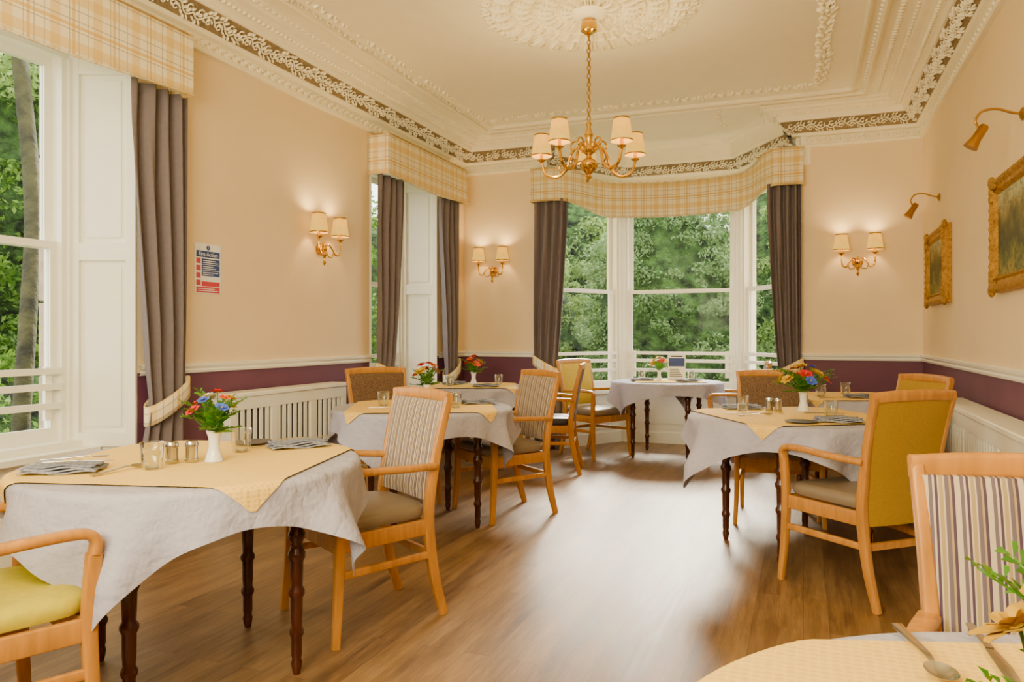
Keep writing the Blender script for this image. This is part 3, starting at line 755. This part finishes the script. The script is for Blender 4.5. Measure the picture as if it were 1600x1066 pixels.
def bouquet(x,y,sc,cols,seed,label,spread=.09,hgt=.13,bsc=1.0,vase=True,nleaf=9,ll=1.0):
    rnd=random.Random(seed); th=thing('flower_arrangement',label,'flowers',(x,y,TZ+.001),rnd.uniform(0,6),'flower arrangements on the tables')
    b=MB(); b.shell([(0,.004),(.022,.004),(.026,.006),(.014,.05),(.017,.085),(.026,.108),(.028,.109),(.028,.107),(.020,.085),(.018,.05),(.031,.004),(.033,0),(0,0)],24)
    b.obj('vase',['ceramic'],th,sharp=70)
    st=MB(); fo=MB(); n=len(cols)
    for i,c in enumerate(cols):
        a=i*2.4+rnd.uniform(-.3,.3); rr=spread*math.sqrt((i+.4)/n); z=.105+hgt*(1-.55*(rr/spread)**2)*rnd.uniform(.85,1.1)
        p=(rr*math.cos(a),rr*math.sin(a),z)
        st.tube(catmull([(0,0,.02),(p[0]*.15,p[1]*.15,.10),(p[0]*.8,p[1]*.8,z*.8),p],3),.0018,5)
        o=mkobj('bloom',BL[c],th,p); o.scale=(bsc*rnd.uniform(.85,1.2),)*3
        d=Vector((p[0],p[1],.10)); o.rotation_euler=d.to_track_quat('Z','Y').to_euler()
    st.obj('stems',['stem'],th)
    for i in range(nleaf):
        a=i*2*pi/nleaf+rnd.uniform(-.3,.3); ln=spread*rnd.uniform(1.0,1.5); up=rnd.uniform(.0,.9)*hgt
        P=catmull([(0,0,.10),(.4*ln*math.cos(a),.4*ln*math.sin(a),.105+up*.7),(ln*math.cos(a),ln*math.sin(a),.11+up)],6)
        fo.tube(P,.0012,4)
        for j in range(3,len(P)):
            t=(P[min(j+1,len(P)-1)]-P[j-1]).normalized(); s=t.cross(Vector((0,0,1))).normalized()
            for sg in (-1,1):
                l=ll*.034*(1.1-.6*j/len(P))*rnd.uniform(.8,1.3); q=P[j]; e=q+(s*sg+t*.6)*l+Vector((0,0,rnd.uniform(-.005,.01))); w=t*l*.28; m=(q+e)/2+Vector((0,0,.004))
                fo.add([q,m+w,e,m-w],[(0,1,2,3)])
    fo.obj('foliage',['leafD'],th,sharp=180)
    th.scale=(sc,)*3
bouquet(-1.96,2.13,1.0,['red','yel','orange','wht','blue','yel','orange','blue','yel','red'],3,'white bud vase with red, orange and blue flowers',.080,.15,.78,nleaf=18)
bouquet(-2.43,4.66,1.0,['red','red','orange','red','yel','pink','red'],4,'white bud vase with red and orange flowers',.08,.16,1.15,nleaf=14)
bouquet(-.0,4.80,1.1,['yel','blue','orange','red','yel','blue','yel','orange','yel','orange','yel','blue'],5,'white vase with a wide mixed yellow, blue and red bouquet',.12,.13,1.05,nleaf=22)
bouquet(-1.36,7.66,.9,['yel','wht','yel','orange','pink','yel'],6,'small vase with yellow and white flowers in the bay',.09,.15,1.3,nleaf=12)
bouquet(-2.86,6.42,1.0,['red','orange','yel','red','orange','pink'],7,'white vase with orange and red flowers',.09,.15,1.4,nleaf=12)
bouquet(.236,.770,1.0,['gold']*7,10,'vase with large yellow flowers and fern leaves',.068,.15,1.15,nleaf=26,ll=.7)
th=thing('card_holder','clear stand holding a printed menu card on the bay table','card holder',(-1.22,7.88,TZ+.001),.15)
b=MB(); b.box(-.09,.09,-.002,.002,.005,.255); b.box(-.09,.09,-.03,.03,0,.005); b.obj('card',['signwhite'],th)
b=MB(); b.box(-.08,.08,-.0035,-.0025,.13,.215); b.obj('card_picture',['signblue'],th)
for k in range(5):
    b=MB(); b.box(-.07,.06-.01*k,-.0035,-.0025,.025+k*.018,.033+k*.018); b.obj('text_line',['ink'],th)
b=MB(); b.box(-.06,.06,-.0035,-.0025,.228,.242); b.obj('heading_line',['ink'],th)
# ------------------------------------------------------------ lamps
b=MB(); b.shell([(.052,.15),(.074,.0)],28); SHD=b.mesh('lamp_shade',['shade'],180)
b=MB(); b.shell([(.0525,.15),(.0545,.147),(.0535,.14)],28); TRM1=b.mesh('shade_trim',['darkbrass'],180)
b=MB(); b.shell([(.0745,.008),(.076,.003),(.0745,-.001)],28); TRM2=b.mesh('shade_trim',['darkbrass'],180)
b=MB(); b.lathe([(.0,0),(.009,.0),(.012,.008),(.026,.014),(.028,.02),(.012,.022),(.011,.03),(.011,.08)],14); CUP=b.mesh('candle_cup',['brass'],50)
b=MB(); b.ell((0,0,.105),(.014,.014,.028),0,None,10,8); BLB=b.mesh('bulb',['bulb'],180)
def lampunit(th,x,y,z,power,sc=1):
    mkobj('candle_cup',CUP,th,(x,y,z)); o=mkobj('bulb',BLB,th,(x,y,z))
    s=mkobj('lamp_shade',SHD,th,(x,y,z+.045)); s.scale=(sc,sc,sc*1.04)
    mkobj('shade_trim',TRM1,s,(0,0,0)); mkobj('shade_trim',TRM2,s,(0,0,0))
    l=bpy.data.lights.new('warm_bulb','POINT'); l.energy=power; l.color=(1,.74,.34); l.shadow_soft_size=.03
    lo=bpy.data.objects.new('bulb_light',l); COL.objects.link(lo); lo.parent=th; lo.location=(x,y,z+.15)
th=thing('chandelier','brass five-arm chandelier with lit cream pleated shades','chandelier',(RC[0],RC[1],2.20))
b=MB(); b.lathe([(0,0),(.012,.004),(.02,.02),(.012,.035),(.03,.05),(.055,.075),(.06,.10),(.045,.125),(.02,.14),(.016,.16),(.035,.175),(.04,.19),(.022,.205),(.016,.23),(.022,.27),(.03,.29),(.02,.31),(.012,.34),(.018,.36),(.010,.38),(0,.385)],28); b.obj('body',['brass'],th)
for k in range(5):
    a=2*pi*k/5+.62; c,s=math.cos(a),math.sin(a)
    b=MB(); P=[(.03,.19),(.08,.215),(.12,.17),(.15,.08),(.215,.035),(.29,.06),(.32,.135)]
    b.tube(catmull([(r*c,r*s,z) for r,z in P],6),.0095,8)
    P2=[(.04,.18),(.07,.25),(.11,.25),(.12,.215),(.10,.20),(.09,.22)]; b.tube(catmull([(r*c,r*s,z) for r,z in P2],5),.006,6)
    P3=[(.15,.09),(.18,.11),(.20,.09),(.19,.065),(.175,.075)]; b.tube(catmull([(r*c,r*s,z) for r,z in P3],5),.005,6)
    b.obj('arm',['brass'],th); lampunit(th,.32*c,.32*s,.135,8.5,.92)
b=MB(); z=.385
i=0
while z<.94:
    ring=[(.011*math.cos(u),0,.017*math.sin(u)) for u in [q*pi/5 for q in range(10)]]
    if i%2: ring=[(y_,x_,z_) for x_,y_,z_ in ring]
    b.tube([(p[0],p[1],p[2]+z+.012) for p in ring],.003,5,closed=True,ref=(.3,.7,.2)); z+=.027; i+=1
b.tube([(.004,0,.385),(.006,.004,.7),(.004,0,.945)],.002,4)
b.obj('chain',['darkbrass'],th)
b=MB(); b.lathe([(0,.93),(.02,.935),(.05,.955),(.055,.98),(.05,1.01),(.03,1.03)],24); b.obj('canopy',['brass'],th)
def sconce(p,rz,label):
    th=thing('wall_sconce',label,'wall light',(p[0],p[1],p[2]),rz,'twin-arm brass wall lights')
    b=MB(); RX=Matrix.Rotation(pi/2,4,'X')
    b.lathe([(.0,0),(.042,0),(.045,.006),(.035,.012),(.02,.02),(.018,.04),(.024,.055),(.012,.07),(0,.075)],24,0,RX)
    b.lathe([(0,-.13),(.008,-.12),(.014,-.105),(.007,-.09),(.010,-.07),(.022,-.045),(.012,-.02),(.016,.0),(.02,.02),(.01,.04),(.006,.05),(0,.055)],16,0,TR(0,-.05,0))
    b.obj('backplate',['brass'],th)
    for s in (-1,1):
        b=MB(); b.tube(catmull([(0,-.05,0),(s*.04,-.06,.035),(s*.075,-.075,-.005),(s*.095,-.09,-.045),(s*.13,-.10,-.03),(s*.138,-.10,.035),(s*.138,-.10,.06)],5),.0065,8)
        b.tube(catmull([(s*.02,-.055,.01),(s*.03,-.06,-.05),(s*.07,-.07,-.06),(s*.08,-.075,-.03)],4),.004,6)
        b.obj('arm',['brass'],th); lampunit(th,s*.138,-.10,.06,6.5,.95)
    return th
SL='brass twin-arm wall light with lit cream shades on '
sconce((XL+.001,4.90,1.87),pi/2,SL+'the side wall')
sconce((-3.13,YB-.001,1.90),0,'brass wall light with lit shades beside a corner curtain')
sconce((.46,YB-.001,1.87),0,'brass wall light with lit shades above the corner table')
# ------------------------------------------------------------ pictures
def painting(y,z,w,h,seed,label):
    th=thing('framed_painting',label,'painting',(XR-.001,y,z))
    b=MB(); b.box(-.03,-.02,-w/2+.06,w/2-.06,-h/2+.06,h/2-.06); b.obj('canvas',[canvas('landscape_canvas_%d'%seed,seed*3.1)],th)
    b=MB(); prof=[(0,0),(0,.035),(.012,.055),(.03,.06),(.045,.045),(.06,.04),(.07,.052),(.082,.035),(.088,.02)]
    for (o0,d0),(o1,d1) in zip(prof[:-1],prof[1:]):
        def rc(o,d): return [(-d,-w/2+o,-h/2+o),(-d,w/2-o,-h/2+o),(-d,w/2-o,h/2-o),(-d,-w/2+o,h/2-o)]
        vs=rc(o0,d0)+rc(o1,d1); b.add(vs,[(i,(i+1)%4,4+(i+1)%4,4+i) for i in range(4)])
    for sy in (-1,1):
        for sz in (-1,1):
            for k in range(5):
                b.ell((-.05,sy*(w/2-.03-.035*max(0,k-2)),sz*(h/2-.03-.035*max(0,2-k))),(.016,.03,.03),0,None,8,5)
            b.ell((-.045,sy*(w/2-.01),sz*(h/2-.01)),(.02,.035,.035),0,None,8,5)
    for k in range(int(w/.05)): 
        for sz in (-1,1): b.ell((-.052,-w/2+.04+k*.05,sz*(h/2-.022)),(.012,.02,.012),0,None,6,4)
    for k in range(int(h/.05)):
        for sy in (-1,1): b.ell((-.052,sy*(w/2-.022),-h/2+.04+k*.05),(.012,.012,.02),0,None,6,4)
    b.obj('frame',['gilt'],th,fixn=True)
painting(6.60,1.73,.86,.57,1,'woodland landscape painting in an ornate gilt frame')
painting(4.25,1.73,.95,.60,2,'woodland glade painting in a carved gilt frame above a radiator')
def piclight(y,z):
    th=thing('picture_light','aged brass swan-neck picture light','wall light',(XR-.001,y,z),group='picture lights')
    b=MB(); b.lathe([(0,0),(.03,0),(.032,.006),(.02,.014),(0,.02)],20,0,Matrix.Rotation(-pi/2,4,'Y')); b.obj('wall_mount',['darkbrass'],th)
    b=MB(); b.tube(catmull([(0,0,0),(-.05,0,.012),(-.11,0,.035),(-.17,0,.03),(-.20,0,-.01),(-.19,0,-.05)],6),.006,8); b.obj('arm',['darkbrass'],th)
    R=TR(-.19,0,-.09)@Matrix.Rotation(.55,4,'Y')
    b=MB(); b.lathe([(0,.06),(.018,.058),(.022,.05),(.024,-.02),(.034,-.06),(.034,-.063)],20,0,R); b.obj('lamp_head',['darkbrass'],th)
piclight(6.68,2.28); piclight(4.28,2.27)
th=thing('fire_action_notice','fire action notice with blue and red panels on the wall','sign',(XL+.001,3.735,1.62))
b=MB(); b.box(0,.004,-.11,.11,-.155,.155); b.obj('sign_panel',['signwhite'],th)
def strip(nm,mat,*a):
    b=MB(); b.box(*a); b.obj(nm,[mat],th)
strip('title_band','signblue',.004,.005,-.10,.10,.070,.110)
for k in range(3): strip('blue_panel','signblue',.004,.005,-.055,.10,.028-k*.037,.062-k*.037)
strip('red_panel','signred',.004,.005,-.055,.10,-.110,-.080); strip('red_panel','signred',.004,.005,-.10,.10,-.150,-.114)
for k in range(4): strip('red_icon','signred',.004,.0052,-.10,-.064,-.106+k*.0455,-.072+k*.0455)
for k in range(3):
    for q in range(2): strip('text_line','signwhite',.005,.0055,-.045,.085-.02*((k+q)%3),.036-k*.037+q*.012,.040-k*.037+q*.012)
for k in range(2): strip('text_line','signwhite',.005,.0055,-.09,.085-.03*(k%2),-.140+k*.012,-.136+k*.012)
b=MB(); b.lathe([(0,0),(.015,0),(.015,.001),(0,.001)],20,0,TR(.0045,0,.131)@Matrix.Rotation(pi/2,4,'Y')); b.obj('emblem',['signblue'],th)
def text(s,size,loc,rot,mat,parent,name='lettering'):
    cu=bpy.data.curves.new(name,'FONT'); cu.body=s; cu.size=size; cu.align_x='CENTER'; cu.align_y='CENTER'; cu.extrude=.0003; cu.materials.append(M[mat])
    o=bpy.data.objects.new(name,cu); COL.objects.link(o)
    dg=bpy.context.evaluated_depsgraph_get(); me=bpy.data.meshes.new_from_object(o.evaluated_get(dg)); bpy.data.objects.remove(o)
    if not me.materials: me.materials.append(M[mat])
    q=bpy.data.objects.new(name,me); COL.objects.link(q); q.parent=parent; q.location=loc; q.rotation_euler=rot
text('Fire Action',.036,(.0058,0,.089),(pi/2,0,pi/2),'signwhite',th)
text('1',.022,(.0062,0,.131),(pi/2,0,pi/2),'signwhite',th)
# ------------------------------------------------------------ radiator covers
def radcover(y0,y1,x0,x1,zt,face,label):
    th=thing('radiator_cover',label,'radiator cover',((x0+x1)/2+face*.022,(y0+y1)/2,0),group='slatted radiator covers')
    D=abs(x1-x0)/2; L=(y1-y0)/2; f=face
    b=MB(); b.box(-D if f>0 else -D-.012,D+.012 if f>0 else D,-L-.02,L+.02,zt-.03,zt); b.obj('top',['white'],th,bevel=.006)
    b=MB(); fx=f*D; ix=f*(D-.02); a,c=min(fx,ix),max(fx,ix)
    b.box(a,c,-L,L,zt-.11,zt-.0301); b.box(a,c,-L,L,0,.16)
    for yy in [-L,-L/3-.03,L/3-.03,L-.06]: b.box(a,c,yy,yy+.06,.16,zt-.11)
    xa,xb=(-D,D-.021) if f>0 else (-D+.021,D)
    b.box(xa,xb,-L,-L+.02,0,zt-.031); b.box(xa,xb,L-.02,L,0,zt-.031); b.obj('body',['white'],th,bevel=.003)
    b=MB(); n=int(2*L/.062)
    for k in range(n): y=-L+.05+k*(2*L-.1)/n; b.box(a+.004,c-.004,y,y+.028,.15,zt-.10)
    b.obj('slats',['white'],th)
    b=MB(); b.box(-D+.04,D-.06,-L+.08,L-.08,.12,zt-.14); b.obj('radiator',['slate'],th)
radcover(3.74,5.02,XL,XL+.15,.84,1,'white slatted radiator cover against the purple wall')
radcover(3.2,5.6,XR-.15,XR,.80,-1,'white slatted radiator cover along the side wall')
# ------------------------------------------------------------ outside
b=MB(); b.box(-40,30,-20,50,-.75,-.7); tag(b.obj('lawn',['grass']),'grass lawn outside the windows','lawn')
b=MB()
for k in range(9):
    b.box(-4.12,-3.86,3.08,3.5-.03*(k%2),-.7+k*.42,-.7+k*.42+.41); b.box(-4.12,-3.86,1.55,1.98,-.7+k*.42,-.7+k*.42+.41)
    b.box(-4.12,-3.86,5.3,5.72,-.7+k*.42,-.7+k*.42+.41); b.box(-4.12,-3.86,6.82,7.3,-.7+k*.42,-.7+k*.42+.41)
tag(b.obj('trim_%d'%tn,['stone'],bevel=.01),'granite stone jambs outside the side windows','stone jamb',kind='structure'); tn+=1
def bush(name,label,c,r,n,leaf,mat,seed,core=.8,K=160,rc=.34):
    rg=np.random.RandomState(seed); r=np.array(r)
    cd=rg.normal(size=(K,3)); cd/=np.linalg.norm(cd,axis=1)[:,None]
    cc=cd*r*rg.uniform(.8,1.02,K)[:,None]; cr_=rc*rg.uniform(.5,1.4,K)
    k=rg.randint(0,K,n); d=rg.normal(size=(n,3))+cd[k]*.7+np.array([0,0,.35]); d/=np.linalg.norm(d,axis=1)[:,None]
    p=cc[k]+d*(cr_[k]*rg.uniform(.55,1.15,n))[:,None]*np.array([1,1,.8])
    nn=d+rg.normal(size=(n,3))*.7; nn/=np.linalg.norm(nn,axis=1)[:,None]
    t=np.cross(nn,rg.normal(size=(n,3))); t/=np.linalg.norm(t,axis=1)[:,None]; s=np.cross(nn,t)
    L=leaf*rg.uniform(.6,1.3,n)[:,None]
    V=np.stack([p-t*L,p+s*L*.42+nn*L*.1,p+t*L,p-s*L*.42+nn*L*.1],1).reshape(-1,3)
    me=bpy.data.meshes.new('leaves'); F=np.arange(n*4).reshape(-1,4)
    me.from_pydata(V.tolist(),[],F.tolist()); me.materials.append(M[mat])
    th=thing(name,label,'tree' if 'tree' in name else 'bush',c)
    o=mkobj('leaves',me,th); o['kind']='stuff'
    b=MB(); b.ell((0,0,0),tuple(x*core for x in r),0,None,24,14); b.obj('light_block_core',['core'],th,sharp=180)  # solid dark green ellipsoid added inside the leaves to block light
    return th
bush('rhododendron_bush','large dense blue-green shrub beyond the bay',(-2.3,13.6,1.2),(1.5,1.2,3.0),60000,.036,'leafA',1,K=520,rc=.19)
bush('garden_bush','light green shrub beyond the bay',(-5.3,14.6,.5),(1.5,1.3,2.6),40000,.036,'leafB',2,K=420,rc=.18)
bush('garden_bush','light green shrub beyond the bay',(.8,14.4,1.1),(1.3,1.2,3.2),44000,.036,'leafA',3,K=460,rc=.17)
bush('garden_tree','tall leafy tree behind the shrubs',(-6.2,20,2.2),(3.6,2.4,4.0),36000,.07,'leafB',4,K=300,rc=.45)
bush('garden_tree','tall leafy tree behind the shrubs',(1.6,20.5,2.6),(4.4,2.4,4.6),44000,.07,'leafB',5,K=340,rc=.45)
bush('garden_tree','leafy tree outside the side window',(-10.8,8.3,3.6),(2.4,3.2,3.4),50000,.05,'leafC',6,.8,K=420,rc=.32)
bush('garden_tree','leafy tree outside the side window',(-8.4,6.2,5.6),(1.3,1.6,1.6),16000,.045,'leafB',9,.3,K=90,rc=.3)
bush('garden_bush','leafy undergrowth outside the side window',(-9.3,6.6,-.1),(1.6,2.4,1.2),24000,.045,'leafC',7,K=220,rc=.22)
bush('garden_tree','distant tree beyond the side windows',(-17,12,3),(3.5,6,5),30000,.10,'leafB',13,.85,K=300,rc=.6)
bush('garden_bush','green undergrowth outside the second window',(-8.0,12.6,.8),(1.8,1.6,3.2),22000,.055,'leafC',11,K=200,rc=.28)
b=MB(); b.tube(catmull([(-7.0,5.0,-.75),(-7.05,5.1,.4),(-7.2,5.28,1.4),(-7.5,5.55,2.6),(-7.9,5.7,4.2)],5),.08,12); tag(b.obj('tree_trunk',['bark'],sharp=180),'leaning mossy tree trunk outside the window','tree trunk')
# ------------------------------------------------------------ lighting
w=bpy.data.worlds.new('World'); bpy.context.scene.world=w; w.use_nodes=True
bg=w.node_tree.nodes['Background']; bg.inputs[0].default_value=(1,.985,.93,1); bg.inputs[1].default_value=5.6
def area(name,loc,target,sx,sy,e,col=(1,1,1)):
    l=bpy.data.lights.new(name,'AREA'); l.shape='RECTANGLE'; l.size=sx; l.size_y=sy; l.energy=e; l.color=col
    o=bpy.data.objects.new(name,l); COL.objects.link(o); o.location=loc; o.rotation_euler=(Vector(target)-Vector(loc)).to_track_quat('-Z','Y').to_euler(); return o
s=bpy.data.lights.new('sun','SUN'); s.energy=21; s.angle=math.radians(24); s.color=(1,.91,.72)
so=bpy.data.objects.new('sun',s); COL.objects.link(so); so.rotation_euler=Vector((.10,-1,-.62)).to_track_quat('-Z','Y').to_euler()
area('added_room_fill',(-1.6,-.6,2.5),(-1.3,5,1.3),2.6,1.2,62,(1,.86,.58))  # added fill light behind the camera, not a lamp of the room
area('added_ceiling_fill',(-1.2,-.3,1.7),(-1.3,4.0,3.3),2.0,.8,150,(1,.87,.56))  # added fill aimed up to brighten the ceiling, no fitting stands here
# ------------------------------------------------------------ camera
cd=bpy.data.cameras.new('Camera'); cd.sensor_width=36; cd.lens=36*1180/1600; cd.shift_y=-.005; cd.clip_start=.03
co=bpy.data.objects.new('Camera',cd); COL.objects.link(co); co.location=(0,0,1.2); co.rotation_euler=(pi/2,0,math.radians(CAM))
bpy.context.scene.camera=co
